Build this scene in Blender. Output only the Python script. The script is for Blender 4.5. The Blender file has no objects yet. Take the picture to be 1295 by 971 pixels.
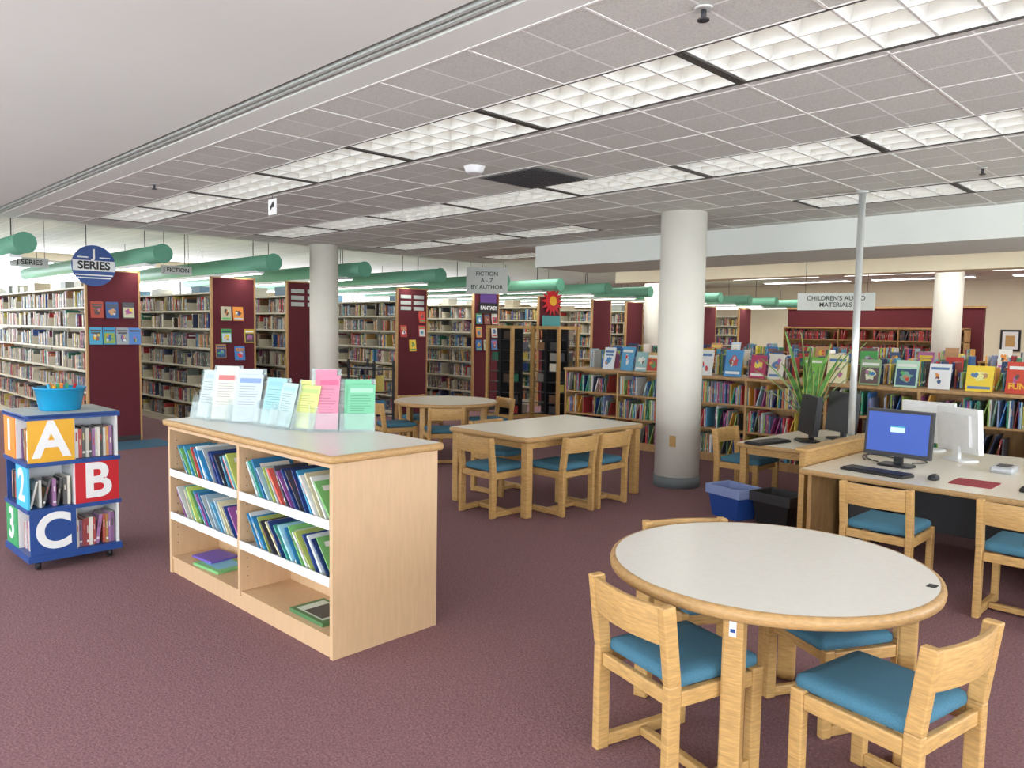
import bpy, random
import numpy as np
from math import *
from mathutils import Vector, Matrix, Euler
rng=random.Random(7)
scene=bpy.context.scene
def V(*a): return Vector(a)
# ------------------------------------------------------------------ materials
def nmat(name):
    m=bpy.data.materials.new(name); m.use_nodes=True
    nt=m.node_tree; b=nt.nodes['Principled BSDF']; return m,nt,b
def mat(name,col,rough=.6,metal=0,noise=0,nscale=20,bump=0,bscale=200,stretch=None,spec=.4):
    m,nt,b=nmat(name)
    b.inputs['Base Color'].default_value=(*col,1); b.inputs['Roughness'].default_value=rough
    b.inputs['Metallic'].default_value=metal; b.inputs['Specular IOR Level'].default_value=spec
    tc=nt.nodes.new('ShaderNodeTexCoord'); mp=nt.nodes.new('ShaderNodeMapping')
    nt.links.new(tc.outputs['Object'],mp.inputs['Vector'])
    if stretch: mp.inputs['Scale'].default_value=stretch
    n=nt.nodes.new('ShaderNodeTexNoise'); n.inputs['Scale'].default_value=nscale; n.inputs['Detail'].default_value=5
    nt.links.new(mp.outputs[0],n.inputs['Vector'])
    r=nt.nodes.new('ShaderNodeValToRGB'); k=noise if noise else .03
    r.color_ramp.elements[0].position=.3; r.color_ramp.elements[1].position=.7
    r.color_ramp.elements[0].color=tuple(c*(1-k) for c in col)+(1,)
    r.color_ramp.elements[1].color=tuple(min(1,c*(1+k)) for c in col)+(1,)
    nt.links.new(n.outputs['Fac'],r.inputs['Fac']); nt.links.new(r.outputs['Color'],b.inputs['Base Color'])
    if bump:
        n2=nt.nodes.new('ShaderNodeTexNoise'); n2.inputs['Scale'].default_value=bscale
        nt.links.new(tc.outputs['Object'],n2.inputs['Vector'])
        bp=nt.nodes.new('ShaderNodeBump'); bp.inputs['Strength'].default_value=bump; bp.inputs['Distance'].default_value=.01
        nt.links.new(n2.outputs['Fac'],bp.inputs['Height']); nt.links.new(bp.outputs['Normal'],b.inputs['Normal'])
    return m
def emis(name,col,s):
    m,nt,b=nmat(name); b.inputs['Base Color'].default_value=(*col,1)
    b.inputs['Emission Color'].default_value=(*col,1); b.inputs['Emission Strength'].default_value=s; return m
OAK=mat('oak_wood',(.53,.315,.115),.42,noise=.2,nscale=6,stretch=(3,3,25))
OAKH=mat('oak_edge',(.47,.28,.115),.4,noise=.16,nscale=14,stretch=(3,3,12))
BIRCH=mat('birch_laminate',(.60,.40,.235),.45,noise=.05,nscale=4,stretch=(12,12,1.5))
BIRCHD=mat('bookcase_wood',(.50,.29,.12),.5,noise=.15,nscale=4,stretch=(6,6,1.5))
CREAM=mat('cream_laminate',(.82,.76,.64),.28,noise=.02,nscale=30)
TOPW=mat('off_white_laminate',(.83,.80,.74),.22,noise=.02,nscale=30)
WHITE=mat('white_paint',(.80,.80,.80),.4)
BLUESEAT=mat('blue_upholstery',(.065,.19,.28),.9,noise=.18,nscale=300,bump=.3,bscale=600)
PILLAR=mat('pillar_paint',(.79,.755,.67),.6,noise=.03,nscale=3,bump=.05,bscale=120)
GREYB=mat('grey_base',(.16,.18,.19),.6)
DRY=mat('drywall_paint',(.78,.80,.755),.8,noise=.03,nscale=.6,bump=.04,bscale=80)
WALLB=mat('beige_wall_paint',(.80,.72,.54),.8,noise=.03,nscale=2)
MAROON=mat('maroon_fabric',(.125,.02,.028),.9,noise=.2,nscale=150,bump=.2,bscale=400)
METALC=mat('cream_metal',(.64,.59,.46),.5)
BLACK=mat('black_plastic',(.018,.018,.02),.4)
DARK=mat('dark_metal',(.05,.05,.055),.5,metal=.3)
GREENT=mat('green_tube_paint',(.16,.40,.27),.45)
GREEND=mat('green_cap_paint',(.10,.30,.20),.5)
NAVY=mat('navy_paint',(.02,.07,.27),.35)
YEL=mat('yellow_paint',(.82,.43,.03),.4)
REDP=mat('red_paint',(.58,.02,.03),.4)
CYAN=mat('sky_blue_paint',(.06,.45,.68),.4)
ORG=mat('orange_paint',(.80,.26,.04),.4)
GRNP=mat('green_paint',(.05,.34,.13),.4)
BUCK=mat('blue_bucket_plastic',(.01,.30,.56),.25)
CHROME=mat('pole_metal',(.66,.68,.67),.3,metal=.5)
SILVER=mat('silver_plastic',(.50,.51,.53),.35,metal=.2)
LEAF=mat('snake_plant_leaf',(.10,.25,.06),.4,noise=.6,nscale=14)
LEAFY=mat('snake_plant_leaf_edge',(.50,.50,.15),.4)
POT=mat('terracotta',(.42,.17,.08),.7)
LOUV=mat('louver_white',(.72,.72,.68),.4)
FRAME=mat('fixture_dark_frame',(.05,.045,.04),.5)
VENT=mat('vent_dark',(.16,.16,.155),.6)
TEE=mat('ceiling_tee_paint',(.9,.89,.85),.6)
SIGNG=mat('sign_grey',(.52,.55,.52),.5)
TUBE_E=emis('fluorescent_tube_glow',(1,1,.95),15.0)
SCREEN=emis('monitor_blue_screen',(.03,.07,.30),.8)
SCRW=emis('monitor_window',(.45,.58,.62),.6)
BINB=mat('bin_blue_plastic',(.02,.07,.30),.35)
LINER=mat('bin_liner',(.25,.32,.58),.3)
m,nt,b=nmat('fluorescent_lens'); FIXT=m
tc=nt.nodes.new('ShaderNodeTexCoord'); n=nt.nodes.new('ShaderNodeTexNoise'); n.inputs['Scale'].default_value=9; n.inputs['Detail'].default_value=3
nt.links.new(tc.outputs['Object'],n.inputs['Vector'])
mr=nt.nodes.new('ShaderNodeMapRange'); mr.inputs['From Min'].default_value=.3; mr.inputs['From Max'].default_value=.7; mr.inputs['To Min'].default_value=1.0; mr.inputs['To Max'].default_value=2.0
nt.links.new(n.outputs['Fac'],mr.inputs['Value']); nt.links.new(mr.outputs[0],b.inputs['Emission Strength']); b.inputs['Emission Color'].default_value=(1,.98,.90,1)
m,nt,b=nmat('book_covers'); BOOK=m
a=nt.nodes.new('ShaderNodeAttribute'); a.attribute_name='Col'
nt.links.new(a.outputs['Color'],b.inputs['Base Color']); b.inputs['Roughness'].default_value=.45
m,nt,b=nmat('clear_acrylic'); ACR=m
b.inputs['Base Color'].default_value=(.75,.88,.88,1); b.inputs['Roughness'].default_value=.05; b.inputs['Alpha'].default_value=.17
# carpet
m,nt,b=nmat('carpet'); CARPET=m
tc=nt.nodes.new('ShaderNodeTexCoord')
n1=nt.nodes.new('ShaderNodeTexVoronoi'); n1.inputs['Scale'].default_value=105
n3=nt.nodes.new('ShaderNodeTexNoise'); n3.inputs['Scale'].default_value=95; n3.inputs['Detail'].default_value=4
for n in (n1,n3): nt.links.new(tc.outputs['Object'],n.inputs['Vector'])
r=nt.nodes.new('ShaderNodeValToRGB'); r.color_ramp.elements[0].position=.25; r.color_ramp.elements[1].position=.75
r.color_ramp.elements[0].color=(.195,.098,.102,1); r.color_ramp.elements[1].color=(.375,.205,.215,1)
nt.links.new(n3.outputs['Fac'],r.inputs['Fac'])
mx=nt.nodes.new('ShaderNodeMixRGB'); mx.blend_type='MULTIPLY'; mx.inputs['Fac'].default_value=.4
r2=nt.nodes.new('ShaderNodeValToRGB'); r2.color_ramp.elements[0].color=(1,1,1,1); r2.color_ramp.elements[1].color=(.45,.45,.52,1); r2.color_ramp.elements[1].position=.6
nt.links.new(n1.outputs['Distance'],r2.inputs['Fac'])
nt.links.new(r.outputs['Color'],mx.inputs['Color1']); nt.links.new(r2.outputs['Color'],mx.inputs['Color2'])
nt.links.new(mx.outputs['Color'],b.inputs['Base Color']); b.inputs['Roughness'].default_value=.95; b.inputs['Specular IOR Level'].default_value=.2
bp=nt.nodes.new('ShaderNodeBump'); bp.inputs['Strength'].default_value=.35; bp.inputs['Distance'].default_value=.005
nt.links.new(n1.outputs['Distance'],bp.inputs['Height']); nt.links.new(bp.outputs['Normal'],b.inputs['Normal'])
# ceiling tile
m,nt,b=nmat('acoustic_ceiling_tile'); TILE=m
tc=nt.nodes.new('ShaderNodeTexCoord'); mp=nt.nodes.new('ShaderNodeMapping')
nt.links.new(tc.outputs['Object'],mp.inputs['Vector'])
mp.inputs['Location'].default_value=(-2.215,-.61,0)
br=nt.nodes.new('ShaderNodeTexBrick'); br.offset=0; br.squash=1
br.inputs['Scale'].default_value=1; br.inputs['Brick Width'].default_value=.3127; br.inputs['Row Height'].default_value=.3203
br.inputs['Mortar Size'].default_value=.006; br.inputs['Mortar Smooth'].default_value=.2
br.inputs['Color1'].default_value=(.70,.70,.645,1); br.inputs['Color2'].default_value=(.65,.65,.60,1); br.inputs['Mortar'].default_value=(.95,.95,.92,1)
nt.links.new(mp.outputs[0],br.inputs['Vector'])
n=nt.nodes.new('ShaderNodeTexNoise'); n.inputs['Scale'].default_value=110; n.inputs['Detail'].default_value=4
nt.links.new(tc.outputs['Object'],n.inputs['Vector'])
mx=nt.nodes.new('ShaderNodeMixRGB'); mx.blend_type='MULTIPLY'; mx.inputs['Fac'].default_value=.15
rr=nt.nodes.new('ShaderNodeValToRGB'); rr.color_ramp.elements[0].position=.35; rr.color_ramp.elements[1].position=.6
nt.links.new(n.outputs['Fac'],rr.inputs['Fac'])
nt.links.new(br.outputs['Color'],mx.inputs['Color1']); nt.links.new(rr.outputs['Color'],mx.inputs['Color2'])
nt.links.new(mx.outputs['Color'],b.inputs['Base Color']); b.inputs['Roughness'].default_value=.95
bp=nt.nodes.new('ShaderNodeBump'); bp.inputs['Strength'].default_value=.2; bp.inputs['Distance'].default_value=.005
nt.links.new(n.outputs['Fac'],bp.inputs['Height']); nt.links.new(bp.outputs['Normal'],b.inputs['Normal'])

# ------------------------------------------------------------------ builder
class MB:
    def __init__(s): s.v=[];s.f=[];s.m=[];s.c=[];s.sm=[];s.mats=[]
    def mi(s,mt):
        if mt not in s.mats: s.mats.append(mt)
        return s.mats.index(mt)
    def face(s,idx,mt,col=(1,1,1),sm=False):
        s.f.append(idx); s.m.append(s.mi(mt)); s.c.append(col); s.sm.append(sm)
    def pbox(s,P,A,B,C,mt,col=(1,1,1),topcol=None):
        P=Vector(P);A=Vector(A);B=Vector(B);C=Vector(C)
        i=len(s.v)
        for c in (0,1):
            for b in (0,1):
                for a in (0,1): s.v.append(tuple(P+A*a+B*b+C*c))
        F=[(0,2,3,1),(4,5,7,6),(0,1,5,4),(2,6,7,3),(0,4,6,2),(1,3,7,5)]
        if A.cross(B).dot(C)<0: F=[tuple(reversed(q)) for q in F]
        for k,q in enumerate(F):
            cc=col
            if topcol and k in (0,1): cc=topcol
            s.face(tuple(i+j for j in q),mt,cc)
    def box(s,x0,y0,z0,x1,y1,z1,mt,col=(1,1,1)):
        s.pbox((x0,y0,z0),(x1-x0,0,0),(0,y1-y0,0),(0,0,z1-z0),mt,col)
    def quad(s,P,A,B,mt,col=(1,1,1)):
        P=Vector(P);A=Vector(A);B=Vector(B);i=len(s.v)
        for q in (P,P+A,P+A+B,P+B): s.v.append(tuple(q))
        s.face((i,i+1,i+2,i+3),mt,col)
    def cyl(s,p0,p1,r0,mt,r1=None,n=24,caps=True,capmat=None,col=(1,1,1)):
        if r1 is None:r1=r0
        p0=Vector(p0);p1=Vector(p1);d=(p1-p0).normalized()
        a=d.orthogonal().normalized();b=d.cross(a); i=len(s.v)
        for p,r in((p0,r0),(p1,r1)):
            for k in range(n):
                t=2*pi*k/n; s.v.append(tuple(p+a*cos(t)*r+b*sin(t)*r))
        for k in range(n): s.face((i+k,i+(k+1)%n,i+n+(k+1)%n,i+n+k),mt,col,True)
        if caps:
            s.face(tuple(i+k for k in reversed(range(n))),capmat or mt,col)
            s.face(tuple(i+n+k for k in range(n)),capmat or mt,col)
    def rings(s,loops,mt,closed=True,sm=True,mts=None,col=(1,1,1)):
        i=len(s.v);n=len(loops[0])
        for L in loops:
            for p in L: s.v.append(tuple(p))
        for j in range(len(loops)-1):
            for k in range(n if closed else n-1):
                s.face((i+j*n+k,i+j*n+(k+1)%n,i+(j+1)*n+(k+1)%n,i+(j+1)*n+k),mts[j] if mts else mt,col,sm)
        return i,n
    def disc(s,cx,cy,prof,mt,n=64,topmat=None,edges=None):
        loops=[[(cx+r*cos(2*pi*k/n),cy+r*sin(2*pi*k/n),z) for k in range(n)] for r,z in prof]
        i,n=s.rings(loops,mt,mts=edges)
        s.face(tuple(i+k for k in reversed(range(n))),mt)
        s.face(tuple(i+(len(prof)-1)*n+k for k in range(n)),topmat or mt)
    def rslab(s,x0,y0,x1,y1,prof,r,mt,topmat=None,edges=None,seg=5):
        loops=[]
        for ins,z in prof:
            L=[];rr=max(r-ins,.002)
            for cx,cy,a0 in ((x1-ins-rr,y1-ins-rr,0),(x0+ins+rr,y1-ins-rr,pi/2),(x0+ins+rr,y0+ins+rr,pi),(x1-ins-rr,y0+ins+rr,1.5*pi)):
                for k in range(seg+1):
                    t=a0+pi/2*k/seg; L.append((cx+rr*cos(t),cy+rr*sin(t),z))
            loops.append(L)
        i,n=s.rings(loops,mt,mts=edges)
        s.face(tuple(i+k for k in reversed(range(n))),mt)
        s.face(tuple(i+(len(prof)-1)*n+k for k in range(n)),topmat or mt)
    def build(s,name,loc=(0,0,0),rz=0,bevel=0,parent=None):
        me=bpy.data.meshes.new(name); me.from_pydata(s.v,[],s.f)
        for mt in s.mats: me.materials.append(mt)
        me.polygons.foreach_set('material_index',s.m); me.polygons.foreach_set('use_smooth',s.sm)
        at=me.attributes.new('Col','FLOAT_COLOR','FACE')
        arr=np.ones((len(s.f),4),dtype=np.float32); arr[:,:3]=np.array(s.c,dtype=np.float32); at.data.foreach_set('color',arr.ravel())
        me.update()
        o=bpy.data.objects.new(name,me); scene.collection.objects.link(o)
        o.location=loc; o.rotation_euler=(0,0,rz)
        if bevel:
            bm=o.modifiers.new('bevel','BEVEL'); bm.width=bevel; bm.segments=2; bm.limit_method='ANGLE'; bm.angle_limit=radians(40)
        if parent: o.parent=parent
        return o
def empty(name,loc=(0,0,0),rz=0):
    e=bpy.data.objects.new(name,None); scene.collection.objects.link(e); e.location=loc; e.rotation_euler=(0,0,rz); e.empty_display_size=.1; return e
def text(name,body,size,loc,rot,mt,parent,off=0,sx=1,extr=.0015,line=1):
    c=bpy.data.curves.new(name,'FONT'); c.body=body; c.size=size; c.align_x='CENTER'; c.align_y='CENTER'
    c.extrude=extr; c.offset=off; c.space_line=line; c.materials.append(mt)
    o=bpy.data.objects.new(name,c); scene.collection.objects.link(o); o.parent=parent
    o.location=loc; o.rotation_euler=rot; o.scale=(sx,1,1); return o
FX=(pi/2,0,-pi/2); FY=(pi/2,0,0)
BLK=mat('lettering_black',(.02,.02,.02),.5); WHL=mat('lettering_white',(.85,.85,.85),.5)

PAL=[(.45,.04,.04),(.03,.07,.24),(.03,.16,.10),(.6,.56,.46),(.6,.54,.4),(.07,.07,.07),(.45,.27,.08),(.22,.03,.08),(.06,.2,.34),(.5,.4,.1),(.25,.13,.06),(.28,.27,.24),(.03,.04,.1),(.15,.15,.19),(.5,.16,.06),(.12,.06,.04),(.05,.05,.06),(.3,.25,.2),(.08,.05,.04),(.12,.14,.12)]
PALK=[(.6,.05,.06),(.04,.16,.45),(.05,.32,.18),(.75,.75,.73),(.7,.67,.6),(.1,.1,.12),(.75,.36,.06),(.42,.08,.28),(.1,.36,.55),(.75,.6,.1),(.02,.05,.2),(.4,.58,.65),(.3,.48,.1),(.05,.06,.12),(.22,.27,.45),(.3,.1,.08),(.12,.2,.16),(.35,.05,.05)]
PALD=[(.62,.06,.05),(.05,.2,.5),(.1,.42,.12),(.75,.75,.7),(.82,.57,.06),(.75,.28,.05),(.45,.14,.36),(.32,.5,.1),(.7,.65,.45),(.12,.08,.08),(.5,.27,.13),(.5,.6,.68),(.05,.1,.22),(.25,.1,.07)]
PALB=[(.03,.2,.42),(.05,.28,.48),(.6,.68,.72),(.65,.7,.72),(.08,.42,.36),(.18,.45,.15),(.02,.05,.2),(.35,.5,.6),(.5,.6,.15),(.25,.08,.28),(.6,.1,.08),(.05,.05,.07),(.3,.55,.65),(.1,.35,.55),(.65,.6,.4),(.7,.72,.7)]
PAGE=(.66,.62,.52)
def var(c,k=.25): 
    f=1+rng.uniform(-k,k); return tuple(min(.9,x*f) for x in c)
def row(mb,P,D,N,length,hr,tr,depth,pal,lean=0,fill=.9,leanp=.08,gapp=.03,inset=.03,gap=0,lab=.45,ends=True):
    P=Vector(P);D=Vector(D);N=Vector(N);Z=Vector((0,0,1)); x=0
    end=length*fill
    ph=rng.uniform(*hr)
    while x<end:
        t=rng.uniform(*tr)
        if rng.random()<gapp: 
            x+=rng.uniform(.04,.16); 
            if ends and rng.random()<.4 and x<end: mb.pbox(P+D*x-N*(depth*.9),D*.003,N*(depth*.7),Z*.16,BOOK,(.7,.7,.66)); x+=.005
            continue
        if rng.random()<.3: ph=rng.uniform(*hr)
        h=ph*rng.uniform(.94,1.03); dp=depth*rng.uniform(.75,1)
        ph_=rng.uniform(.08,.3) if rng.random()<leanp else 0
        if lean: ph_=lean*rng.uniform(.85,1.12)
        u=Z*cos(ph_)+D*sin(ph_); dd=D*cos(ph_)-Z*sin(ph_)
        if x+t/cos(ph_)+h*sin(ph_)>length+.002: 
            if lean: break
            ph_=0;u=Z;dd=D
            if x+t>length: break
        q=P+D*x+Z*(t*sin(ph_)+.001)-N*(inset+dp+rng.uniform(0,.012))
        col=var(rng.choice(pal),.3)
        mb.pbox(q,dd*t,N*dp,u*h,BOOK,col,topcol=PAGE)
        fr=q+N*(dp+.0008)
        lc=rng.choice([(.75,.75,.7),(.7,.6,.2),(.08,.08,.1),(.6,.55,.45),(.5,.1,.08)])
        if rng.random()<lab:
            z0=rng.uniform(.08,.16);z1=z0+rng.uniform(.05,.09)
            mb.quad(fr+dd*t*.12+u*h*z0,dd*t*.76,u*h*(z1-z0),BOOK,(.75,.74,.7) )
        z0=rng.uniform(.4,.6)
        mb.quad(fr+dd*t*.33+u*h*z0,dd*t*.34,u*h*rng.uniform(.15,.3),BOOK,lc)
        if lean or ph_>0:
            cc=var(rng.choice(pal)); s0=q-dd*.0008
            mb.quad(s0+N*dp*.15+u*h*.2,N*dp*.65,u*h*.45,BOOK,cc)
            mb.quad(s0+N*dp*.1+u*h*.75,N*dp*.75,u*h*.12,BOOK,(.8,.8,.75))
            if lean:
                mb.quad(s0-dd*.0006+N*dp*.3+u*h*.28,N*dp*.4,u*h*.28,BOOK,var(rng.choice(PALD)))
        x+=t/cos(ph_)+.001+gap
        if ph_ and not lean: x+=h*sin(ph_)
def cover(mb,P,R,U,w,h,t,c1,c2,c3):
    P=Vector(P);R=Vector(R).normalized();U=Vector(U).normalized();N=R.cross(U)
    mb.pbox(P-R*w/2-N*t,R*w,U*h,N*t,BOOK,c1)
    e=N*.001
    style=rng.randrange(4)
    zt=.76 if style!=2 else .1
    for j in range(2 if style==1 else 1):
        mb.quad(P-R*w*(.42-.06*j)+U*h*(zt-.14*j)+e*(1.5),R*w*(.84-.12*j),U*h*.1,BOOK,c3)
    def blob(cx,cz,rx,rz_,c,k,n=12):
        i=len(mb.v);ce=P+R*cx*w+U*h*cz+e*k;ph=rng.uniform(0,1)
        for q in range(n):
            a=2*pi*q/n+ph; rr=rng.uniform(.5,1.15); mb.v.append(tuple(ce+R*cos(a)*w*rx*rr+U*sin(a)*h*rz_*rr))
        mb.face(tuple(range(i,i+n)),BOOK,c)
    cz=.4 if style!=2 else .58
    if style==0: mb.quad(P-R*w*.44+U*h*.06+e,R*w*.88,U*h*.62,BOOK,var(rng.choice(PALD)))
    if style!=3: blob(0,cz,.32,.22,c2,2)
    for _ in range(3): blob(rng.uniform(-.22,.22),cz+rng.uniform(-.15,.15),rng.uniform(.08,.16),rng.uniform(.06,.14),rng.choice(PALD+[c2,c3]),3+_)

# ------------------------------------------------------------------ room shell
HC=2.74; HU=3.05
XM,XP,YM,YP=-3.2,23,-4.2,19
b=MB(); b.box(XM,YM,-.1,XP,YP,0,CARPET); b.build('floor')
wn=0
def wall(name,axis,pos,a0,a1,z1,wins,mt=WALLB,th=.2,sgn=1):
    global wn
    b=MB()
    def seg(u0,u1,z0,zz,m=mt,p0=pos,p1=pos+th*sgn,b=b):
        lo,hi=min(p0,p1),max(p0,p1)
        if axis=='x': b.box(lo,u0,z0,hi,u1,zz,m)
        else: b.box(u0,lo,z0,u1,hi,zz,m)
    cur=a0
    for (u0,u1,w0,w1) in wins:
        seg(cur,u0,0,z1); seg(u0,u1,0,w0); seg(u0,u1,w1,z1); cur=u1
    seg(cur,a1,0,z1); b.build(name)
    for i,(u0,u1,w0,w1) in enumerate(wins):
        b=MB()
        def s2(u0,u1,z0,zz): seg(u0,u1,z0,zz,SILVER,pos+.08*sgn,pos+.14*sgn,b)
        s2(u0,u0+.05,w0,w1); s2(u1-.05,u1,w0,w1); s2(u0,u1,w0,w0+.05); s2(u0,u1,w1-.05,w1)
        nmul=max(1,int((u1-u0)/1.8))
        for k in range(1,nmul): 
            uu=u0+(u1-u0)*k/nmul; s2(uu-.025,uu+.025,w0,w1)
        wn+=1; b.build('window_%d'%wn)
wall('wall_left','x',XM,YM,YP,HU,[(-3.8,2.2,.3,2.6),(2.8,9.6,.3,2.6),(13,18,1.2,2.7)],sgn=-1)
wall('wall_front','y',YM,XM,XP,HU,[(-2.8,4.2,.3,2.6),(4.8,12,.3,2.6)],sgn=-1)
wall('wall_back','y',YP,XM,XP,HU,[(-1,3,.9,2.9),(3.6,9.5,.9,2.9),(10.2,17,.9,2.9)],sgn=1)
wall('wall_right','x',XP,YM,YP,HU,[],sgn=1)
b=MB(); b.box(XM,YM,HU,XP,YP,HU+.1,TILE); b.build('ceiling_upper')
X1,PX,FW=2.842,1.876,.56; Y0,M=1.891,1.281
YE=10.3; XE=8.0
strips=[(X1,list(range(-4,6))),(X1+PX,list(range(-4,6))),(X1+2*PX+.05,list(range(-4,1))+[3,4,5])]
b=MB(); T=.05
def cb(x0,y0,x1,y1,m=TILE,z0=HC,z1=HC+T): b.box(x0,y0,z0,x1,y1,z1,m)
cb(XM,YM,1.91,YE,DRY); cb(2.04,YM,2.215,YE,DRY)
b.box(1.91,YM,HC+.02,2.04,YE,HC+.03,BLACK)
for k in range(2): b.box(1.944+.042*k,YM,HC-.0005,1.964+.042*k,YE,HC+.02,SIGNG)
xs=2.215
for sx,ns in strips:
    cb(xs,YM,sx,YE)
    ys=YM
    for n in ns:
        y0=Y0+n*M; 
        if y0<YM: continue
        if y0>ys+.001: cb(sx,ys,sx+FW,y0)
        ys=Y0+(n+1)*M
    cb(sx,ys,sx+FW,YE); xs=sx+FW
cb(xs,YM,XE,YE)
cb(XE,7.6,8.6,YE); cb(8.6,7.6,9.16,8.22); cb(8.6,9.5,9.16,YE); cb(9.16,7.6,9.5,YE)
b.box(XM,YE,HC,9.5,YE+.06,HU,DRY); b.box(9.5,7.6,HC,9.56,YE+.06,HU,DRY)
b.build('ceiling_lower')
b=MB()
for x in [2.215+.6253*k for k in range(10)]: b.box(x-.006,YM,HC-.003,x+.006,YE,HC-.0005,TEE)
for y in [Y0+M/2*k for k in range(-9,14)]:
    if y<YM or y>YE: continue
    for s0,s1 in [(2.215,X1),(X1+FW,X1+PX),(X1+PX+FW,X1+2*PX+.05),(X1+2*PX+.05+FW,XE)]:
        b.box(s0,y-.006,HC-.003,s1,y+.006,HC-.0005,TEE)
b.build('trim_1')
def fixture(x0,y0,L,W):
    b=MB(); z=HC
    f=.010;g=.022
    b.box(x0,y0,z-.004,x0+f,y0+L,z+.09,FRAME); b.box(x0+W-f,y0,z-.004,x0+W,y0+L,z+.09,FRAME)
    b.box(x0+f,y0,z-.006,x0+W-f,y0+g,z+.09,FRAME); b.box(x0+f,y0+L-g,z-.006,x0+W-f,y0+L,z+.09,FRAME)
    b.box(x0+f,y0+g,z+.085,x0+W-f,y0+L-g,z+.09,FIXT)
    nx,ny=3,6
    cw=(W-2*f)/nx; cl=(L-2*g)/ny
    def wedge(p0,p1,side):
        p0=Vector(p0);p1=Vector(p1);s=Vector(side)
        i=len(b.v)
        for p in (p0,p1):
            for o in ((-s*.6+V(0,0,.062)),(-s*.3+V(0,0,.02)),(-s*.12),(s*.12),(s*.3+V(0,0,.02)),(s*.6+V(0,0,.062))): b.v.append(tuple(p+o))
        for j in range(5): b.face((i+j,i+6+j,i+7+j,i+j+1),LOUV,(1,1,1),False)
    for k in range(0,nx+1):
        xx=x0+f+cw*k; wedge((xx,y0+g,z+.002),(xx,y0+L-g,z+.002),(.03,0,0))
    for k in range(0,ny+1):
        yy=y0+g+cl*k; wedge((x0+f,yy,z+.003),(x0+W-f,yy,z+.003),(0,.045,0))
    b.build('ceiling_light_fixture')
for sx,ns in strips:
    for n in ns:
        y0=Y0+n*M
        if y0<YM: continue
        fixture(sx,y0,M,FW)
fixture(8.6,8.22,M,.56)
b=MB(); b.box(XE,YM,2.44,9.3,7.6,HU,DRY); b.build('trim_2')
b=MB(); b.box(12.2,YM,2.50,12.6,9.4,HU,WALLB); b.build('trim_3')
for x in (10.6,14.2,16.6,19,21):
    for y in (-1,2.2,5.4,8.4):
        b=MB(); b.box(x,y,HU-.05,x+.3,y+2.4,HU-.001,WHITE); b.quad((x+.02,y+.02,HU-.051),(0,2.36,0),(.26,0,0),TUBE_E); b.build('ceiling_strip_light')
# ------------------------------------------------------------------ pillars
def pillar(x,y,r,h):
    b=MB(); b.cyl((x,y,0),(x,y,h),r,PILLAR,n=48); b.cyl((x,y,0),(x,y,.11),r+.008,GREYB,n=48)
    b.build('round_pillar')
pillar(6.67,4.30,.225,HC-.001); pillar(6.03,10.0,.205,HC-.001); pillar(14.95,10.4,.21,HU-.01); pillar(15.1,4.25,.23,HU-.01)
b=MB(); b.box(6.449,4.18,.42,6.456,4.25,.53,OAK); b.build('outlet_plate')
b=MB(); b.box(4.10,3.9,HC-.012,4.68,4.52,HC-.001,VENT)
for k in range(14): b.box(4.12,3.92+.042*k,HC-.018,4.66,3.93+.042*k,HC-.01,DARK)
b.build('air_vent')
b=MB(); b.disc(3.81,4.25,[(.05,HC-.055),(.065,HC-.04),(.075,HC-.012),(.08,HC-.002)],WHITE,n=32); b.build('smoke_detector')
for x,y in ((2.52,1.57),(2.49,6.83),(6.19,1.57)):
    b=MB(); b.disc(x,y,[(.03,HC-.012),(.035,HC-.006),(.035,HC-.004)],CHROME,n=20); b.cyl((x,y,HC-.045),(x,y,HC-.01),.01,DARK,n=10); b.cyl((x,y,HC-.05),(x,y,HC-.045),.022,DARK,n=14); b.build('fire_sprinkler')
e=empty('hanging_arrow_sign',(3.42,6.55,0))
b=MB(); b.box(-.002,-.075,2.56,.002,.075,2.70,WHITE); b.cyl((0,0,2.70),(0,0,HC-.005),.002,DARK,n=6)
b.pbox((-.004,.03,2.60),(0,-.06,.05),(0,.012,.03),(.001,0,0),BLACK); b.box(-.0045,-.04,2.625,-.0035,.0,2.665,BLACK); b.build('arrow_panel',parent=e)
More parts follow.
